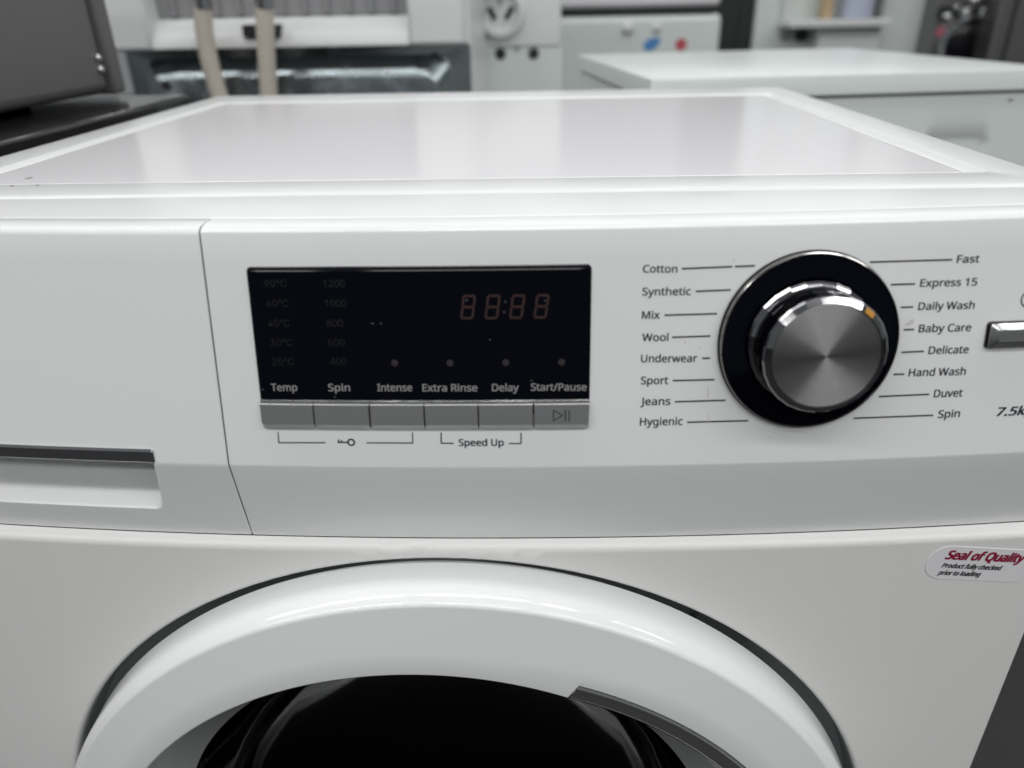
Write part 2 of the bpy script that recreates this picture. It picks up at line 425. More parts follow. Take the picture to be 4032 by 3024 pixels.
# brackets, key sign, speed up
S = lambda x0, y0, x1, y1, wd=4.6: stroke(cb(x0, y0), cb(x1, y1), wd, fas)
ptsmesh('bracket_mark', [S(288,1108,292,1170,4), S(289,1169,563,1169)], fmap, 'ink', fascia)
ptsmesh('bracket_mark', [S(800,1170,1072,1171), S(1068,1110,1070,1171,4)], fmap, 'ink', fascia)
ptsmesh('bracket_mark', [S(1234,1110,1235,1174,4.6), S(1233,1172,1307,1173)], fmap, 'ink', fascia)
ptsmesh('bracket_mark', [S(1627,1174,1700,1174), S(1698,1112,1698,1174)], fmap, 'ink', fascia)
k0 = fas(*cb(712, 1167)); ring = []
for k in range(20):
    a0, a1 = k*math.pi/10, (k+1)*math.pi/10; r0, r1 = .00105, .00180
    ring.append([(k0[0]+r0*math.cos(a0), k0[1]+r0*math.sin(a0)), (k0[0]+r1*math.cos(a0), k0[1]+r1*math.sin(a0)), (k0[0]+r1*math.cos(a1), k0[1]+r1*math.sin(a1)), (k0[0]+r0*math.cos(a1), k0[1]+r0*math.sin(a1))])
ptsmesh('key_sign', ring+[S(692,1167,632,1167,5.5), S(640,1169,640,1150,5), S(657,1169,657,1154,5)], lambda a, b: fp(a, b, .00012), 'ink', fascia)
text('printed_word', 'Speed Up', cb(1338,1187), cb(1597,1187), 26, fas, fmap, 'ink', fascia, bold=.035)
# program names and their marker lines
PR = [('Cotton',178,360,234,234,386,776,214,198),('Synthetic',175,432,356,354,460,646,335,327),('Mix',173,266,481,480,293,573,462,454),
 ('Wool',174,312,600,599,334,538,580,573),('Underwear',168,465,713,711,493,536,692,691),('Sport',167,311,830,829,337,560,811,806),
 ('Jeans',165,323,942,940,348,619,924,916),('Hygienic',162,388,1050,1047,414,740,1033,1025),
 ('Fast',1852,1970,182,180,1388,1828,179,166),('Express 15',1656,1958,310,303,1500,1630,299,295),('Daily Wash',1646,1944,434,427,1553,1620,420,418),
 ('Baby Care',1648,1926,553,546,1570,1625,540,538),('Delicate',1701,1912,669,664,1557,1677,660,655),('Hand Wash',1595,1897,788,780,1515,1573,778,776),
 ('Duvet',1729,1880,900,895,1437,1706,896,884),('Spin',1752,1866,1010,1005,1302,1727,1012,996)]
for t, x0, x1, y0, y1, l0, l1, m0, m1 in PR:
    text('program_name', t, cr_(x0, y0), cr_(x1, y1), 29.5, fas, fmap, 'ink', fascia, bold=.024)
    if t == 'Cotton':
        pl = [stroke(cr_(l0, m0), cr_(655, 203), 5.8, fas), stroke(cr_(669, 202.4), cr_(l1, m1), 5.8, fas)]
    else: pl = [stroke(cr_(l0, m0), cr_(l1, m1), 5.8, fas)]
    ptsmesh('marker_line', pl, fmap, 'ink', fascia)
for x0, y0, x1, y1, wd in ((525,850,524,905,4),(529,990,527,1040,3),(400,600,408,612,4),(480,628,484,640,4),(1578,512,1622,498,9),(1600,492,1625,488,6),(845,1110,860,1116,3),(668,160,660,180,3)):
    ptsmesh('grime_mark', [stroke(cr_(x0, y0), cr_(x1, y1), wd, fas)], fmap, 'grime', fascia)
text('capacity_print', '7.5kg', cr_(2066,1000), cr_(2262,990), 33, fas, fmap, 'ink', fascia, bold=.04, shear=.22)
# power sign and power button at the right end
k0 = fas(4054, 1177); ring = []
for k in range(3, 29):
    a0, a1 = -math.pi/2+k*math.pi/16, -math.pi/2+(k+1)*math.pi/16; r0, r1 = .0033, .0039
    ring.append([(k0[0]+r*math.cos(q), k0[1]+r*math.sin(q)) for r, q in ((r0,a0),(r1,a0),(r1,a1),(r0,a1))])
ring.append([(k0[0]-.0003, k0[1]-.0045), (k0[0]+.0003, k0[1]-.0045), (k0[0]+.0003, k0[1]-.0012), (k0[0]-.0003, k0[1]-.0012)])
ptsmesh('power_sign', ring, fmap, 'ink', fascia)
p0, p1 = fas(3888, 1266), fas(3882, 1368)
pb = slab('power_button', p0[0], p0[0]+.036, p0[1], p1[1], .0012, 'blacktrim', root, rt=.0015, rb=.0012, bev=.0003, nx=10)
slab('button_frame', p0[0]+.0007, p0[0]+.0353, p0[1]+.0007, p1[1]-.0002, .0042, 'satin', pb, rt=.0012, rb=.0010, bev=.0022, bevb=.0032, hb=.0022, nx=10)
slab('button_face', p0[0]+.0030, p0[0]+.0330, p0[1]+.0028, p1[1]-.0034, .0045, 'satin', pb, rt=.0003, rb=.0003, bev=.0002, h0=.003, nx=10)

# ---- program dial
dc = fas(3178, 1342)
DC = fp(dc[0], dc[1]); nx_ = Vector((2*K*dc[0], -math.cos(A), math.sin(A))).normalized()
ex = Vector((1, 2*K*dc[0], 0)); ex = (ex-nx_*ex.dot(nx_)).normalized(); ey = nx_.cross(ex)
def dpt(r, a, h): return DC+ex*(r*math.cos(a))+ey*(r*math.sin(a))+nx_*h
def lathe(name, prof, mt, parent, n=96, a0=0, angle=35, smooth=True, cap=False):
    bm = bmesh.new(); LL = []
    for r, h in prof: LL.append([dpt(r, a0+2*math.pi*k/n, h) for k in range(n)])
    loops(bm, LL, True, False, cap)
    return frombm(name, bm, mt, parent, smooth=smooth, angle=angle)
dial = lathe('program_dial', [(.0384,-.0005),(.0386,.0010),(.0383,.0016)], 'blacktrim', root, cap=True)
lathe('dial_bezel', [(.0380,.0014),(.0380,.0026),(.0377,.0034),(.0373,.0036),(.0369,.0033),(.0367,.0026),(.0367,.0014)], 'bezel', dial, n=128)
lathe('dial_disc', [(.0368,.0018),(.0366,.0030),(.0275,.0036),(.0270,.0030),(.0264,.0020)], 'blackglass', dial, n=128, cap=True)
NF = 26
_k = math.radians(6.5); KN = Vector((.012, -math.cos(_k), math.sin(_k))).normalized()
KX = (Vector((1, 0, 0))-KN*KN.x).normalized(); KY = KN.cross(KX)
def kpt(r, a, h): return DC+KX*(r*1.02*math.cos(a))+KY*(r*1.02*math.sin(a))+KN*h
_d = dpt; dpt = kpt
knob = lathe('dial_knob', [(.0264,.0000),(.0264,.0044),(.0256,.0056),(.0247,.0060),(.0243,.0064),(.0240,.0105),(.0243,.0180),(.0243,.0197),(.0238,.0205),(.0216,.0220),(.0214,.0214)], 'knobchrome', dial, n=NF, a0=math.radians(5), smooth=False, cap=True)
# brushed cap: radial anisotropy and fine turned grooves
cm = bpy.data.materials.new('turned_aluminium'); cm.use_nodes = True; nt = cm.node_tree; N = nt.nodes; b = N['Principled BSDF']
b.inputs['Base Color'].default_value = (.52,.51,.505,1); b.inputs['Metallic'].default_value = 1; b.inputs['Roughness'].default_value = .34
b.inputs['Anisotropic'].default_value = .9; b.inputs['Anisotropic Rotation'].default_value = .25
tg = N.new('ShaderNodeTangent'); tg.direction_type = 'RADIAL'; tg.axis = 'Z'; nt.links.new(tg.outputs[0], b.inputs['Tangent'])
tc = N.new('ShaderNodeTexCoord'); vl = N.new('ShaderNodeVectorMath'); vl.operation = 'LENGTH'
nt.links.new(tc.outputs['Object'], vl.inputs[0])
ml = N.new('ShaderNodeMath'); ml.operation = 'MULTIPLY'; ml.inputs[1].default_value = 2*math.pi/.00042; nt.links.new(vl.outputs['Value'], ml.inputs[0])
sn = N.new('ShaderNodeMath'); sn.operation = 'SINE'; nt.links.new(ml.outputs[0], sn.inputs[0])
bp = N.new('ShaderNodeBump'); bp.inputs['Strength'].default_value = .5; bp.inputs['Distance'].default_value = .00004
nt.links.new(sn.outputs[0], bp.inputs['Height']); nt.links.new(bp.outputs[0], b.inputs['Normal'])
nz = N.new('ShaderNodeTexNoise'); nz.inputs['Scale'].default_value = 220; nz.inputs['Detail'].default_value = 5; nt.links.new(tc.outputs['Object'], nz.inputs['Vector'])
mr = N.new('ShaderNodeMapRange'); mr.inputs[3].default_value = .33; mr.inputs[4].default_value = .45; nt.links.new(nz.outputs['Fac'], mr.inputs[0]); nt.links.new(mr.outputs[0], b.inputs['Roughness'])
bm = bmesh.new()
rs = [.0213, .0211, .0209]+[.0209-i*.0209/14 for i in range(1, 14)]
LL = []
for r, h in zip(rs, [-.0006, .0001, .0003]+[.0003]*20): LL.append([(r*math.cos(2*math.pi*k/96), r*math.sin(2*math.pi*k/96), h) for k in range(96)])
V = loops(bm, LL); cv = bm.verts.new((0, 0, .0003))
for k in range(96): bm.faces.new([V[-1][k], V[-1][(k+1) % 96], cv])
cap = frombm('dial_cap', bm, cm, None, angle=30)
cap.matrix_world = Matrix.Translation(DC+KN*.0214) @ Matrix([[KX[i], KY[i], KN[i]] for i in range(3)]).to_4x4() @ Matrix.Diagonal((1.02, 1.02, 1, 1))
mw = cap.matrix_world.copy(); cap.parent = dial; cap.matrix_parent_inverse = Matrix.Identity(4); cap.matrix_local = mw
# amber pointer mark on one facet of the chamfer
a0 = math.radians(5)+2*math.pi*3/NF-.02; a1 = a0+2*math.pi/NF*.75
bm = bmesh.new()
q = [dpt(.02165, a0, .02202), dpt(.02165, a1, .02202), dpt(.02375, a1, .02057), dpt(.02375, a0, .02057)]
lo = [bm.verts.new(p-KN*.0006) for p in q]; hi = [bm.verts.new(p+KN*.00012) for p in q]
bm.faces.new(hi); bm.faces.new(lo[::-1])
for k in range(4): bm.faces.new([lo[k], lo[(k+1) % 4], hi[(k+1) % 4], hi[k]])
frombm('pointer_mark', bm, 'orange', dial, smooth=False)

# ---- worktop: white frame with a sunk panel
def rrect(x0, x1, y0, y1, r, z, n=6):
    out = []
    for cx, cy, a in ((x1-r, y1-r, 0), (x0+r, y1-r, 1), (x0+r, y0+r, 2), (x1-r, y0+r, 3)):
        for k in range(n+1):
            t = (a+k/n)*math.pi/2; out.append((cx+r*math.cos(t), cy+r*math.sin(t), z))
    return out
OX0, OX1, OY0, OY1 = -HW, HW, .0650, .5465
IX0, IX1, IY0, IY1 = -.2705, .2705, .0955, .4790
def wl(t, z, r):
    return rrect(OX0+(IX0-OX0)*t, OX1+(IX1-OX1)*t, OY0+(IY0-OY0)*t, OY1+(IY1-OY1)*t, r, z)
bm = bmesh.new()
loops(bm, [wl(.06,.824,.008), wl(0,.824,.010), wl(0,.8468,.010), wl(.02,.8484,.010), wl(.06,.8495,.009), wl(.14,.8498,.008), wl(.965,.8498,.004), wl(.99,.8496,.004), wl(1.01,.8492,.0035),
           wl(1.10,.8474,.003), wl(1.18,.8466,.003), wl(1.235,.8466,.003), wl(1.235,.835,.003)])
wt = frombm('worktop', bm, 'worktop', root, angle=40)
bm = bmesh.new()
px0, px1, py0, py1 = -.2625, .2625, .0962, .4720
LL = [rrect(px0, px1, py0, py1, .003, .836), rrect(px0, px1, py0, py1, .003, .8470), rrect(px0+.0006, px1-.0006, py0+.0006, py1-.0006, .003, .8482), rrect(px0+.002, px1-.002, py0+.002, py1-.002, .003, .8490), rrect(px0+.004, px1-.004, py0+.004, py1-.004, .003, .84905), rrect(px0+.006, px1-.006, py0+.006, py1-.006, .003, .84905)]
loops(bm, LL, True, True, True)
frombm('worktop_panel', bm, 'inset', wt, angle=40)
# scuffs on the worktop
def blotch(name, u, v, z, rx, ry, mt, parent):
    c0 = onz(u, v, z); n = 14; P = []
    for k in range(n):
        f = random.uniform(.6, 1.2); P.append((c0[0]+rx*f*math.cos(2*math.pi*k/n), c0[1]+ry*f*math.sin(2*math.pi*k/n), z))
    bm = bmesh.new(); bm.faces.new([bm.verts.new(p) for p in P]); bm.normal_update()
    for f in bm.faces:
        if f.normal.z < 0: f.normal_flip()
    return frombm(name, bm, mt, parent, smooth=False, recalc=False)
blotch('scuff_mark', 117, 700, .84915, .0022, .0030, 'scuff', wt)
blotch('scuff_mark', 148, 728, .8500, .0012, .0016, 'scuff', wt)
blotch('scuff_mark', 48, 731, .8500, .0011, .0014, 'scuff', wt)

# ---- cabinet with the bowed front sheet and the round door recess
HWB = .3002
YB0, KB = -.0108, .168
DCX, DCZ, RR = -.004, .4416, .2476
ZTOP = .6981
def cabf(x, z, off=0):
    yb = YB0+KB*x*x; yt = -.0053+K*x*x
    t = (ZTOP-z)/.0048
    y = yb if t >= 1 else yt+(yb-yt)*math.sqrt(max(0, 1-(1-max(t, 0))**2))
    e = HWB-abs(x)
    if e < .002: y += .002-math.sqrt(max(0, .002**2-(.002-e)**2))
    return y+off
NR = 144
V2, E2 = [], []
xs = [-HWB, -HWB+.0004, -HWB+.001, -HWB+.002]+lin(-HWB+.012, HWB-.012, 44)+[HWB-.002, HWB-.001, HWB-.0004, HWB]
zs = [ZTOP, ZTOP-.0002, ZTOP-.0006, ZTOP-.0012, ZTOP-.002, ZTOP-.003, ZTOP-.004, ZTOP-.0048, ZTOP-.007, ZTOP-.012]+lin(.67, .02, 36)
RH = RR+.0026
for z in zs:
    for x in xs:
        on = z in (zs[0], zs[-1]) or x in (xs[0], xs[-1])
        if on or math.hypot(x-DCX, z-DCZ) > RH+(.0004 if z > ZTOP-.0056 else .0025): V2.append((x, z))
for R_ in (RH+.004,):
    for k in range(NR):
        a = 2*math.pi*(k+.5)/NR; x, z = DCX+R_*math.cos(a), DCZ+R_*math.sin(a)
        if z < ZTOP-.013: V2.append((x, z))
h0 = len(V2)
for k in range(NR):
    a = 2*math.pi*k/NR; V2.append((DCX+RH*math.cos(a), DCZ+RH*math.sin(a))); E2.append((h0+k, h0+(k+1) % NR))
vo, eo, fo, ov, oe, of = delaunay_2d_cdt([Vector(v) for v in V2], E2, [], 0, 1e-6)
def sheetn(x, z):
    h = 2e-4
    zz = min(max(z, .03), ZTOP-.0005)
    return Vector(((cabf(x+h, zz)-cabf(x-h, zz))/(2*h) if abs(x) < HWB-.0025 else 2*KB*x+math.copysign(min(3, (2e-3-(HWB-abs(x)))/max(2e-4, HWB-abs(x))*.6), x), -1, (cabf(x, zz+h)-cabf(x, zz-h))/(2*h))).normalized()
PV, PN, PF = [], [], []
for v in vo: PV.append((v.x, cabf(v.x, v.y), v.y)); PN.append(sheetn(v.x, v.y))
for f in fo:
    cx = sum(vo[i].x for i in f)/len(f); cz = sum(vo[i].y for i in f)/len(f)
    if math.hypot(cx-DCX, cz-DCZ) < RH-.0004: continue
    PF.append(list(f))
prev = [None]*NR
for i, v in enumerate(vo):
    for o_ in ov[i]:
        if o_ >= h0: prev[o_-h0] = i
for R, off, phi in ((RR+.0016,.0003,25),(RR+.0008,.0008,45),(RR+.0002,.0016,70),(RR,.0030,88),(RR-.0001,.0045,90)):
    cur = []
    for k in range(NR):
        a = 2*math.pi*k/NR; x, z = DCX+R*math.cos(a), DCZ+R*math.sin(a)
        nn = sheetn(x, z)*math.cos(math.radians(phi))+Vector((-math.cos(a), 0, -math.sin(a)))*math.sin(math.radians(phi))
        PV.append((x, cabf(x, z)+off, z)); PN.append(nn.normalized()); cur.append(len(PV)-1)
    for k in range(NR): PF.append([prev[k], prev[(k+1) % NR], cur[(k+1) % NR], cur[k]])
    prev = cur
me = bpy.data.meshes.new('cabinet'); me.from_pydata(PV, [], PF); me.update()
fl_ = [p.index for p in me.polygons if p.normal.dot(PN[p.vertices[0]]) < 0]
if fl_:
    bm = bmesh.new(); bm.from_mesh(me); bm.faces.ensure_lookup_table()
    for q in fl_: bm.faces[q].normal_flip()
    bm.to_mesh(me); bm.free()
cab = link('cabinet', me, 'paint', root, angle=0)
me.normals_split_custom_set_from_vertices([tuple(n_) for n_ in PN])
ye = cabf(HWB, .4)
bm = bmesh.new()
for sx in (-1, 1):
    bm.faces.new([bm.verts.new((sx*HWB, y, z)) for y, z in ((ye,.02),(ye,ZTOP-.012),(.03,ZTOP),(.03,.828),(.545,.828),(.545,.02))])
grid(bm, [[(x, .545, z) for z in (.02,.828)] for x in (-HWB, HWB)])
grid(bm, [[(x, y, .02) for y in (ye, .545)] for x in (-HWB, HWB)])
bmesh.ops.remove_doubles(bm, verts=bm.verts, dist=1e-5)
frombm('side_panels', bm, 'paint', root, smooth=False)
for sx in (-1, 1):
    for fy in (.05, .5):
        bm = bmesh.new(); bmesh.ops.create_cone(bm, cap_ends=True, segments=20, radius1=.02, radius2=.016, depth=.0215, matrix=Matrix.Translation((sx*.25, fy, .01075)))
        frombm('foot', bm, 'dark', root)

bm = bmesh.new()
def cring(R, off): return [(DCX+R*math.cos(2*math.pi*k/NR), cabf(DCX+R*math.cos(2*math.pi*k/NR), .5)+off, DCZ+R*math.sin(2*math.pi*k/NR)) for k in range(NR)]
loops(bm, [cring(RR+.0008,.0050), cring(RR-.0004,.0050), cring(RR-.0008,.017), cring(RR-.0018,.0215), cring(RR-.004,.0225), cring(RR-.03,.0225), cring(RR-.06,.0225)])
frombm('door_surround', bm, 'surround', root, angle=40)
# ---- door
DCZ = .4456
def ringloop(cx, cz, R, y, n=NR, f=None): return [(cx+(R if f is None else f(2*math.pi*k/n))*math.cos(2*math.pi*k/n), y, cz+(R if f is None else f(2*math.pi*k/n))*math.sin(2*math.pi*k/n)) for k in range(n)]
ICX, ICZ = -.016, .447
TH0, TH1 = math.radians(67.4), math.radians(-8)
def wrapa(a): return (a+math.pi) % (2*math.pi)-math.pi
def hole_r(a):
    a = wrapa(a)
    if TH1 < a < TH0: return .2018+(TH0-a)/math.radians(30)*.0078*(1 if a > math.radians(30) else 1)
    return .1922
DR = .2394
bm = bmesh.new()
ND = 720
def dl(R, y, mix=None):
    return [(DCX+R*math.cos(2*math.pi*k/ND), y, DCZ+R*math.sin(2*math.pi*k/ND)) for k in range(ND)]
def il(d, y, cut=True):
    out = []
    for k in range(ND):
        a = 2*math.pi*k/ND; r = hole_r(a)+d
        if TH1 < wrapa(a) < TH0: r = min(r, .2255)
        out.append((ICX+r*math.cos(a), y, ICZ+r*math.sin(a)))
    return out
def hole_s(a):
    return sum(hole_r(a+math.radians(q*.25)) for q in range(-48, 49))/97
FY = .0018
def ils(d, y): return [(ICX+min(hole_s(2*math.pi*k/ND)+d, .2275)*math.cos(2*math.pi*k/ND), y, ICZ+min(hole_s(2*math.pi*k/ND)+d, .2275)*math.sin(2*math.pi*k/ND)) for k in range(ND)]
LL = [dl(DR-.012,.0080), dl(DR-.011,-.003), dl(DR-.003,-.0045), dl(DR-.0008,-.0050), dl(DR,-.0060), dl(DR-.0003,-.012), dl(DR-.0008,-.0205)]
yy, rr0, ph0 = -.0205, DR-.0008, 2
for k in range(1, 11):                                     # gently crowned flank
    ph = math.radians(2+28*k/10); LL.append(dl(rr0-.022*(math.cos(math.radians(2))-math.cos(ph)), yy-.022*(math.sin(ph)-math.sin(math.radians(2)))))
ya, ra = yy-.022*(math.sin(math.radians(30))-math.sin(math.radians(2))), rr0-.022*(math.cos(math.radians(2))-math.cos(math.radians(30)))
for k in range(1, 7):                                      # tight ridge
    ph = math.radians(30+55*k/6); LL.append(dl(ra-.0032*(math.cos(math.radians(30))-math.cos(ph)), ya-.0032*(math.sin(ph)-math.sin(math.radians(30)))))
LL += [
      ils(.0140,-.0379+FY), ils(.0095,-.0386+FY), il(.0035,-.0386+FY), il(.0012,-.0385+FY), il(.0003,-.0379+FY), il(0,-.0368+FY), il(.0004,-.028)]
loops(bm, LL, True)
door = frombm('door', bm, 'doorwhite', root, angle=28)
# dark grey cone between ring and glass, chrome grip, glass bowl
bm = bmesh.new()
loops(bm, [ringloop(ICX, ICZ, .214, -.0290), ringloop(ICX, ICZ, .1950, -.0295), ringloop(ICX, ICZ, .1935, -.0290), ringloop(ICX, ICZ, .180, -.016), ringloop(ICX, ICZ, .168, -.002), ringloop(ICX, ICZ, .1655, .001), ringloop(ICX, ICZ, .1650, .008)])
frombm('inner_trim', bm, 'greytrim', door, angle=25)
bm = bmesh.new(); LL = []
n = 90
for k in range(n+1):
    a = TH0-.0035+(TH1-TH0+.007)*k/n; r = min(hole_r(a), .2255)-.0003
    def hp(rr_, y): return (ICX+rr_*math.cos(a), y, ICZ+rr_*math.sin(a))
    LL.append([hp(r,-.0300), hp(r,-.0378+FY), hp(r-.0006,-.0390+FY), hp(r-.0014,-.0391+FY), hp(r-.0040,-.0394+FY), hp(r-.0072,-.0388+FY), hp(r-.0098,-.0374+FY), hp(r-.0103,-.0368+FY), hp(r-.0095,-.0300)])
loops(bm, LL, True, True, True)
frombm('door_handle', bm, 'chrome', door, angle=25)
bm = bmesh.new()
prof = [(.1665,.0005),(.163,.008),(.157,.022),(.150,.038),(.139,.053),(.12,.065),(.09,.074),(.05,.079),(.012,.0805)]
V = loops(bm, [ringloop(ICX, ICZ, r, y, 96) for r, y in prof]); bm.faces.new(V[-1])
frombm('door_glass', bm, 'glass', door, angle=60)
bm = bmesh.new()
loops(bm, [ringloop(DCX, DCZ, .195, .037, 96), ringloop(DCX, DCZ, .185, .040, 96), ringloop(DCX, DCZ, .175, .055, 96), ringloop(DCX, DCZ, .178, .085, 96), ringloop(DCX, DCZ, .215, .088, 96)])
frombm('door_gasket', bm, 'gasket', root)
bm = bmesh.new()
pr_ = []
for k in range(192):
    a = 2*math.pi*k/192
    lift = 0
    for q in range(3):
        d = abs(wrapa(a-q*2*math.pi/3-.5)); lift = max(lift, .045*max(0, 1-d/.16))
    pr_.append((math.cos(a), math.sin(a), lift))
V = loops(bm, [[(DCX+(.225-l)*c_, y, DCZ+(.225-l)*s_) for c_, s_, l in pr_] for y in (.090,.12,.2,.3,.40)]); bm.faces.new(V[-1])
frombm('drum', bm, 'drum', root)
# latch cover seen in the gap at the upper right of the door
bm = bmesh.new(); LL = []
for k in range(17):
    t = k/16; a = math.radians(56-8*t); e = .0007*math.sin(math.pi*t**.6)+.00005
    LL.append([(DCX+r_*math.cos(a), y_, DCZ+r_*math.sin(a)) for r_, y_ in ((DR-.006,.0062),(DR+.0002+2*e,.0062),(DR+.0002+2*e,.0030),(DR-.006,.0030))])
loops(bm, LL, True, True, True); frombm('latch_cover', bm, 'gasket', door)

# ---- sticker on the cabinet front
def cabinv(u, v):
    x = 0; 
    for _ in range(8):
        q = ony(u, v, YB0+KB*x*x); x = q[0]
    return float(q[0]), float(-q[2])
def cabmap(a, b, h=.0): return Vector((a, YB0+KB*a*a-h, -b))
c8 = lambda x, y: (3600+x*.1953, 2130+y*.1953)
tl, tr_, bl_, br_ = [np.array(cabinv(*c8(*p))) for p in ((700,90),(2200,170),(400,755),(1900,822))]
ctr_l = (tl+bl_)/2; e1 = (tr_-tl)/np.linalg.norm(tr_-tl); e2 = np.array([-e1[1], e1[0]])
hh = float((bl_-tl)@e2)/2; mid_y = tl+e2*hh
left = np.array(cabinv(*c8(215,480))); xl_ = float((left-mid_y)@e1)
P = []
Ls = .058; R1 = hh*.98
for cx, a0 in ((xl_+R1, math.pi/2), (xl_+Ls-R1, -math.pi/2)):
    for k in range(25):
        a = a0+math.pi*k/24; P.append(mid_y+e1*(cx+R1*math.cos(a))+e2*(-R1*math.sin(a)))
bm = bmesh.new()
loops(bm, [[cabmap(p[0], p[1], .00004) for p in P], [cabmap(p[0], p[1], .00035) for p in P]], True, False, True)
st = frombm('sticker', bm, 'sticker', root, smooth=False)
smap = lambda a, b, h=0: cabmap(a, b, .00045)
text('sticker_heading', 'Seal of Quality', c8(612,348), c8(2180,418), 33, cabinv, smap, 'crimson', st, bold=.07, shear=.28)
text('sticker_line', 'Product fully checked', c8(540,520), c8(1735,577), 17, cabinv, smap, 'stickerink', st, bold=.05, shear=.28)
text('sticker_line', 'prior to loading', c8(462,664), c8(1310,702), 17, cabinv, smap, 'stickerink', st, bold=.05, shear=.28)

# ================================================================== BACKGROUND
def X(u, v, y): return float(ony(u, v, y)[0])
def Z(u, v, y): return float(ony(u, v, y)[2])

# ---- white machine close behind on the right, turned a few degrees
ang = math.radians(6.6)
rm = thing('washing_machine', 'plain white washing machine close behind, its side panel with pressed grip recess facing front', 'washing machine', (.180, .658, 0))
rm.rotation_euler = (0, 0, ang)
def loc(o): o.location = (0, 0, 0); return o
WX, WY = .515, .535
bm = bmesh.new()
loops(bm, [[(x, y, z) for x, y in ((i, i), (WX-i, i), (WX-i, WY-i), (i, WY-i))] for z, i in ((.826,.004),(.826,0),(.846,0),(.849,.0012),(.850,.004))], True, True, True)
loc(frombm('worktop', bm, 'bgcool', rm, angle=30))
bm = bmesh.new()
def rec(x, z):
    x0, x1, z1, z0, r = .352, .452, .779, .66, .022
    if not (x0 < x < x1 and z0 < z < z1): return 0
    dx = min(x-x0, x1-x); dz = min(z1-z, z-z0)
    d = min(dx, dz)
    if dx < r and dz < r: d = r-math.hypot(r-dx, r-dz)
    return .0045*sstep(d/.012) if d > 0 else 0
xs = lin(.005, .34, 8)+lin(.35, .455, 54)+lin(.465, WX-.005, 5); zs = [.02]+lin(.1, .64, 6)+lin(.655, .773, 60)+[.79, .81, .822]
grid(bm, [[(x, .005+rec(x, z), z) for z in zs] for x in xs])
bbx = [(.005,.005),(WX-.005,.005),(WX-.005,WY-.005),(.005,WY-.005)]
for i in (1, 2, 3):
    (a, b), (c_, d_) = bbx[i], bbx[(i+1) % 4]
    bm.faces.new([bm.verts.new(p) for p in ((a,b,.02),(c_,d_,.02),(c_,d_,.822),(a,b,.822))])
loc(frombm('cabinet', bm, 'bgcool', rm, angle=40))
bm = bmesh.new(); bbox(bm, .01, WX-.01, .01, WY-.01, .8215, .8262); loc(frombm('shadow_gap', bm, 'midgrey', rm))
for fx in (.05, WX-.05):
    for fy in (.05, WY-.05):
        bm = bmesh.new(); bmesh.ops.create_cone(bm, cap_ends=True, segments=16, radius1=.02, radius2=.016, depth=.021, matrix=Matrix.Translation((fx, fy, .0105))); loc(frombm('foot', bm, 'dark', rm))
bm = bmesh.new(); bmesh.ops.create_uvsphere(bm, u_segments=10, v_segments=6, radius=.003, matrix=Matrix.Translation((.462, .005, .815))); loc(frombm('screw', bm, 'satin', rm))

# ---- cooker with black hob on the left, grey oven box standing on it
ck = thing('cooker', 'black glass topped cooker beside the foreground washing machine', 'cooker', (-.63, .25, 0))
hx1 = -.3300
box('body', -.93, hx1-.006, -.02, .545, .0, .826, 'dkcab', ck, .003)
box('hob', -.935, hx1, -.03, .553, .8262, .8512, 'hob', ck, .0035, 3)
bm = bmesh.new(); bmesh.ops.create_cone(bm, cap_ends=True, segments=40, radius1=.075, radius2=.07, depth=.006, matrix=Matrix.Translation((-.55,.42,.8543))); frombm('burner_ring', bm, 'dkcab', ck)
ov_ = thing('oven_box', 'grey steel oven box standing on the black hob', 'oven', (-.62, .33, .852))
ox1 = -.394
box('casing', ox1-.46, ox1, .13, .512, .8575, 1.20, 'oven', ov_, .010, 4)
box('back_flange', ox1-.465, ox1+.004, .5125, .536, .8565, 1.205, 'oven', ov_, .003, 2)
for fx in (ox1-.42, ox1-.08):
    for fy in (.17, .47):
        bm = bmesh.new(); bmesh.ops.create_cone(bm, cap_ends=True, segments=16, radius1=.014, radius2=.016, depth=.0062, matrix=Matrix.Translation((fx, fy, .8545))); frombm('foot', bm, 'dark', ov_)
d_ = ray(390, 228); q = CAM+d_*(ox1-CAM[0])/d_[0]
for k in range(2):
    bm = bmesh.new(); bmesh.ops.create_uvsphere(bm, u_segments=12, v_segments=8, radius=.0042, matrix=Matrix.Translation((ox1+.001, min(float(q[1]), .500), float(q[2])-.0105*k))); frombm('screw', bm, 'chrome', ov_)

# ---- machine seen from behind: galvanised back, two hoses
y1 = 1.05
xL, xR = X(405, 150, y1), X(1850, 150, y1)
m1 = thing('washing_machine', 'washing machine turned back to front with galvanised rear panel and two hanging hoses', 'washing machine', ((xL+xR)/2, y1+.28, 0))
zt, zb = Z(1100, 95, y1), Z(1100, 188, y1)
ztop = 1.06
box('cabinet', xL+.004, xR-.004, y1+.055, y1+.58, .02, ztop, 'bgwhite', m1, .004)
box('plinth', xL+.02, xR-.02, y1+.08, y1+.55, .0, .02, 'dark', m1, .001)
xa, xb = X(572, 60, y1), X(1605, 60, y1)
box('side_post', xL, xa, y1-.004, y1+.054, Z(480, 203, y1), ztop, 'bgwhite', m1, .006, 3)
box('side_post', xb, xR-.008, y1-.004, y1+.054, Z(1700, 178, y1), ztop, 'bgwhite', m1, .006, 3)
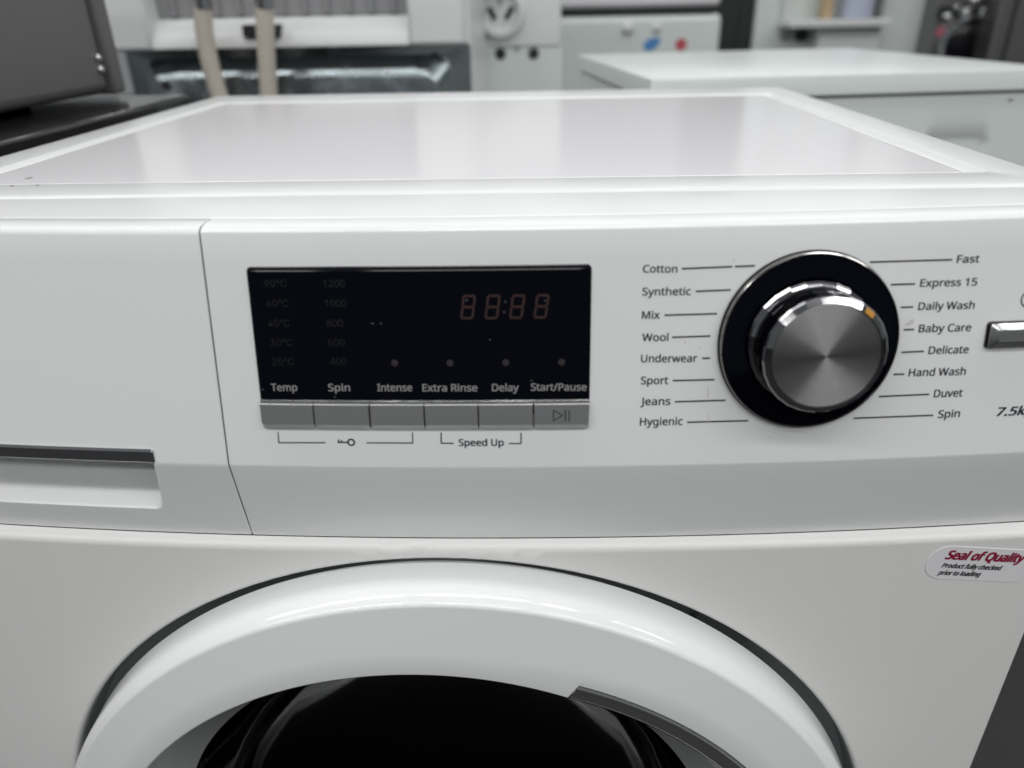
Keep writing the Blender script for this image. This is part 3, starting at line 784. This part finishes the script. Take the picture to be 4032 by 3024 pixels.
# curved crossbar
bm = bmesh.new()
pr_ = [(y1+.054, zt+.012), (y1+.034, zt+.006), (y1+.014, zt-.008), (y1+.004, zt-.022), (y1+.002, zb+.001), (y1+.054, zb+.001)]
loops(bm, [[(x, y, z) for y, z in pr_] for x in (xa+.0006, xb-.0006)], True, True, True); frombm('crossbar', bm, 'bgwhite', m1, angle=50)
box('recess_panel', xa+.001, xb-.001, y1+.048, y1+.0545, zt+.0125, ztop, 'midgrey', m1, 0)
for i in range(11):
    x = xa+.03+(xb-xa-.06)*i/10; box('rib', x-.004, x+.004, y1+.040, y1+.0475, zt+.014, ztop-.002, 'midgrey', m1, .002)
box('slot', X(955, 120, y1), X(1100, 120, y1), y1-.002, y1+.02, Z(1000, 148, y1), Z(1000, 97, y1), 'dark', m1, .001)
# galvanised panel with pressed rim
za, zc = Z(1100, 232, y1), Z(1100, 292, y1)
xg0, xg1 = X(455, 250, y1), X(1845, 250, y1)
xi0, xi1 = X(535, 250, y1), X(1745, 250, y1)
bm = bmesh.new()
def gl(x0, x1, z0, z1, y, r): return [(p[0], y, p[1]) for p in rrect(x0, x1, z0, z1, r, 0)]
loops(bm, [gl(xg0, xg1, .10, zb-.002, y1+.054, .002), gl(xg0, xg1, .10, zb-.002, y1+.040, .002), gl(xi0-.010, xi1+.010, .2, za+.001, y1+.040, .03), gl(xi0-.008, xi1+.008, .2, za, y1+.039, .03), gl(xi0+.010, xi1-.010, .22, zc, y1+.013, .03), gl(xi0+.014, xi1-.014, .23, zc-.006, y1+.010, .03)], True, False, True)
frombm('rear_panel', bm, 'galv', m1, angle=30)
for px, py in ((645, 340), (1700, 232)):
    bm = bmesh.new(); bmesh.ops.create_cone(bm, cap_ends=True, segments=16, radius1=.008, radius2=.008, depth=.003, matrix=Matrix.Translation((X(px, py, y1), y1+(.0100 if px < 1000 else .0395), Z(px, py, y1))) @ Matrix.Rotation(math.pi/2, 4, 'X')); frombm('screw_hole', bm, 'dark', m1)
yh = y1-.03
for path in (((795,-60),(798,30),(803,110),(814,190),(832,270),(855,350),(880,430),(905,560)), ((1038,-60),(1040,30),(1044,110),(1048,190),(1052,270),(1058,350),(1064,430),(1066,560))):
    P = [tuple(ony(u, v, yh)) for u, v in path]
    fine = []
    for i in range(len(P)-1):
        for k in range(4): fine.append(tuple(P[i][j]+(P[i+1][j]-P[i][j])*k/4 for j in range(3)))
    fine.append(P[-1])
    low = fine[-1]; fine += [(low[0]+.004, low[1], low[2]-.2), (low[0]+.01, low[1]+.03, low[2]-.4)]
    bm = bmesh.new(); tube(bm, fine[4:], .0143, 16); ho = frombm('hose', bm, 'hose', m1, angle=60)
    c0 = ony(path[1][0], 8, yh)
    bm = bmesh.new(); bmesh.ops.create_cone(bm, cap_ends=True, segments=20, radius1=.0150, radius2=.0150, depth=.020, matrix=Matrix.Translation(c0)); o = frombm('coupling', bm, 'chrome', ho)

# ---- white panelled machine back with round outlet
y2 = 1.55
xR2 = X(2212, 150, y2)
m2 = thing('washing_machine', 'white machine back with round hose outlet and two screw holes', 'washing machine', (xR2-.3, y2+.25, 0))
zj = Z(2030, 183, y2)
box('lower_panel', xR2-.6, xR2, y2, y2+.5, .02, zj-.001, 'bgcool', m2, .003)
box('upper_panel', xR2-.6, xR2-.002, y2-.004, y2+.49, zj, 1.12, 'bgwhite', m2, .003)
box('plinth', xR2-.58, xR2-.02, y2+.03, y2+.47, .0, .02, 'dark', m2, .001)
cx, cz = X(1972, 48, y2), Z(1972, 48, y2); r0 = .062*.87
bm = bmesh.new(); disc_y(bm, cx, cz, [(r0, y2-.0035), (r0, y2-.014), (r0*.94, y2-.022), (r0*.8, y2-.024), (r0*.70, y2-.018), (r0*.62, y2-.010), (.001, y2-.010)]); frombm('hose_outlet', bm, 'bgwhite', m2, angle=50)
for sx in (-1, 1):
    bm = bmesh.new(); tube(bm, [(cx+sx*.012, y2-.013, cz-.013), (cx+sx*.026, y2-.013, cz+.010)], .0055, 10); frombm('outlet_slot', bm, 'dark', m2)
box('outlet_notch', cx-.004, cx+.004, y2-.026, y2-.011, cz+.018, cz+.046, 'midgrey', m2, .001)
bm = bmesh.new(); disc_y(bm, X(1915, 122, y2), Z(1915, 122, y2), [(.013, y2-.0045), (.012, y2-.007), (.001, y2-.0072)]); frombm('knockout', bm, 'midgrey', m2)
for px, py, r in ((1970,212,.0125),(2101,211,.0125),(2035,192,.006)):
    bm = bmesh.new(); disc_y(bm, X(px, py, y2), Z(px, py, y2), [(r, y2+.002), (r, y2-.0016), (.001, y2-.0018)], 24); frombm('screw_hole', bm, 'dark' if r > .01 else 'midgrey', m2)
for px, py in ((1886,222),(1886,272),(1925,200)):
    bm = bmesh.new(); disc_y(bm, X(px, py, y2), Z(px, py, y2), [(.010, y2-.0002), (.008, y2-.003), (.001, y2-.004)], 20); frombm('dimple', bm, 'bgcool', m2)
box('fold', X(1933, 260, y2), X(1938, 260, y2), y2-.003, y2+.001, .3, zj-.012, 'bgcool', m2, .001)

# ---- machine with blue and red water marks
y3 = 2.3
xa3, xb3 = X(2190, 100, y3), X(2842, 100, y3)
m3 = thing('washing_machine', 'white washing machine marked with a blue and a red water drop', 'washing machine', ((xa3+xb3)/2, y3+.3, 0))
box('cabinet', xa3, xb3, y3, y3+.55, .02, Z(2550, 58, y3), 'bgcool', m3, .02, 4)
box('plinth', xa3+.03, xb3-.03, y3+.03, y3+.5, 0, .02, 'dark', m3, .001)
box('dark_band', xa3+.012, xb3-.024, y3+.004, y3+.54, Z(2550, 58, y3)+.0005, Z(2550, 30, y3), 'dkcab', m3, .004)
box('worktop', xa3-.004, xb3-.010, y3-.006, y3+.56, Z(2550, 30, y3)+.0005, Z(2550, 30, y3)+.05, 'inset', m3, .015, 3)
for px, py, rx, ry, mm in ((2568,172,.030,.017,'blue'),(2682,175,.019,.018,'red')):
    bm = bmesh.new(); cx, cz = X(px, py, y3), Z(px, py, y3); L1 = []; L2 = []
    for k in range(28):
        a = 2*math.pi*k/28; r = 1-.25*math.cos(a)*(1 if mm == 'blue' else .3)
        dx, dz = rx*math.cos(a)*.95, ry*math.sin(a)*r
        ca, sa = math.cos(.45), math.sin(.45); dx, dz = dx*ca-dz*sa, dx*sa+dz*ca
        L1.append((cx+dx, y3-.0004, cz+dz)); L2.append((cx+dx*.97, y3-.0016, cz+dz*.97))
    loops(bm, [L1, L2], True, False, True); frombm('water_mark', bm, mm, m3, smooth=False)
for px, r in ((2472, .020), (2585, .014)):  # white beads standing in for spots of reflected light on the cabinet
    bm = bmesh.new(); bmesh.ops.create_uvsphere(bm, u_segments=20, v_segments=12, radius=r, matrix=Matrix.Translation((X(px, 110, y3), y3-.004, Z(px, 110, y3))) @ Matrix.Diagonal((1, .7, 1, 1))); frombm('glint_bead', bm, 'bgwhite', m3)

# ---- charcoal cabinet, white cabinet with shelf, dark machine with chrome porthole, dark steel cabinet
y4 = 2.75
def cabbox(name, label, cat, u0, u1, y, m_, zt_=1.5, d=.5):
    x0, x1 = X(u0, 100, y), X(u1, 100, y)
    t = thing(name, label, cat, ((x0+x1)/2, y+d/2, 0))
    box('body', x0, x1, y, y+d, .02, zt_, m_, t, .008, 3); box('plinth', x0+.015, x1-.015, y+.03, y+d-.03, 0, .02, 'dark', t, .001)
    return t, x0, x1
t4, x0, x1 = cabbox('tall_cabinet', 'charcoal cabinet between the white machines in the back row', 'cabinet', 2800, 2975, y4, 'dkcab')
box('door_seam', X(2902, 100, y4), X(2910, 100, y4), y4-.004, y4+.002, .1, 1.45, 'dark', t4, .001)
y5 = 2.72
t5, x0, x1 = cabbox('fridge', 'pale grey open fronted fridge with a white shelf and paper roll inside', 'fridge', 2972, 3692, y5, 'bgcool')
zs_ = Z(3250, 88, y5)
box('shelf', X(3062, 88, y5), X(3450, 88, y5), y5-.14, y5-.001, zs_-.014, zs_+.012, 'bgwhite', t5, .006, 3)
box('drawer_front', X(3190, 150, y5), X(3425, 150, y5), y5-.09, y5-.001, zs_-.32, zs_-.0145, 'bgwhite', t5, .006, 3)
box('upright', X(3440, 40, y5), X(3452, 40, y5), y5-.06, y5-.001, zs_+.0125, 1.4, 'midgrey', t5, .002)
box('upright', X(3078, 40, y5), X(3092, 40, y5), y5-.03, y5-.001, zs_+.0125, 1.4, 'bgwhite', t5, .002)
bm = bmesh.new(); disc_y(bm, X(3152, 138, y5), Z(3152, 138, y5), [(.022, y5-.0005), (.022, y5-.02), (.016, y5-.026), (.001, y5-.027)], 24); frombm('knob', bm, 'dark', t5)
bm = bmesh.new(); disc_y(bm, X(3090, 135, y5), Z(3090, 135, y5), [(.020, y5-.0005), (.020, y5-.008), (.012, y5-.010), (.011, y5-.002)], 24); frombm('knob_ring', bm, 'midgrey', t5)
bm = bmesh.new(); cx = X(3335, 50, y5); loops(bm, [[(cx+r*math.cos(2*math.pi*k/28), y5-.085+r*math.sin(2*math.pi*k/28), z) for k in range(28)] for r, z in ((.045, zs_+.0122), (.050, zs_+.016), (.050, zs_+.21), (.046, zs_+.214), (.018, zs_+.214))], True, True, True)
tag(frombm('paper_roll', bm, 'paleblue', None), 'pale blue paper roll standing on the white fridge shelf', 'paper roll')
bm = bmesh.new(); bbox(bm, X(3205, 50, y5), X(3240, 50, y5), y5-.10, y5-.04, zs_+.0122, zs_+.20)
tag(frombm('card_box', bm, 'beige', None, bevel=.002), 'slim beige card box standing on the white fridge shelf', 'box')
y6 = 2.62
t6, x0, x1 = cabbox('washing_machine', 'dark grey washing machine with chrome ringed porthole in the back row', 'washing machine', 3675, 3915, y6, 'dksteel', 1.3)
cx, cz = X(3800, 178, y6), Z(3800, 178, y6)
bm = bmesh.new(); disc_y(bm, cx, cz, [(.100, y6-.001), (.100, y6-.022), (.094, y6-.032), (.086, y6-.032), (.080, y6-.022), (.080, y6-.010)], 48); frombm('porthole_ring', bm, 'chrome', t6, angle=50)
bm = bmesh.new(); disc_y(bm, cx, cz, [(.081, y6-.008), (.06, y6-.018), (.03, y6-.022), (.001, y6-.023)], 48); frombm('porthole_glass', bm, 'blacktrim', t6)
box('control_strip', X(3690, 40, y6), X(3900, 40, y6), y6-.012, y6-.0005, Z(3790, 70, y6), Z(3790, 20, y6), 'dkcab', t6, .004)
for px, py, r in ((3722,66,.018),(3795,48,.020),(3868,44,.016),(3835,2,.026),(3760,30,.012)):
    bm = bmesh.new(); bmesh.ops.create_uvsphere(bm, u_segments=16, v_segments=10, radius=r, matrix=Matrix.Translation((X(px, py, y6), y6-.014, Z(px, py, y6))) @ Matrix.Diagonal((1, .6, .8, 1))); frombm('control_knob', bm, 'chrome', t6)
box('label_patch', X(3688, 120, y6), X(3722, 120, y6), y6-.003, y6-.0003, Z(3700, 142, y6), Z(3700, 108, y6), 'pink', t6, .0005)
t7, x0, x1 = cabbox('tall_cabinet', 'dark steel cabinet at the end of the back row', 'cabinet', 3922, 4350, 2.5, 'dksteel', 1.6)
box('door_edge', X(3985, 60, 2.5), X(3997, 60, 2.5), 2.494, 2.502, .1, 1.55, 'dkcab', t7, .002)
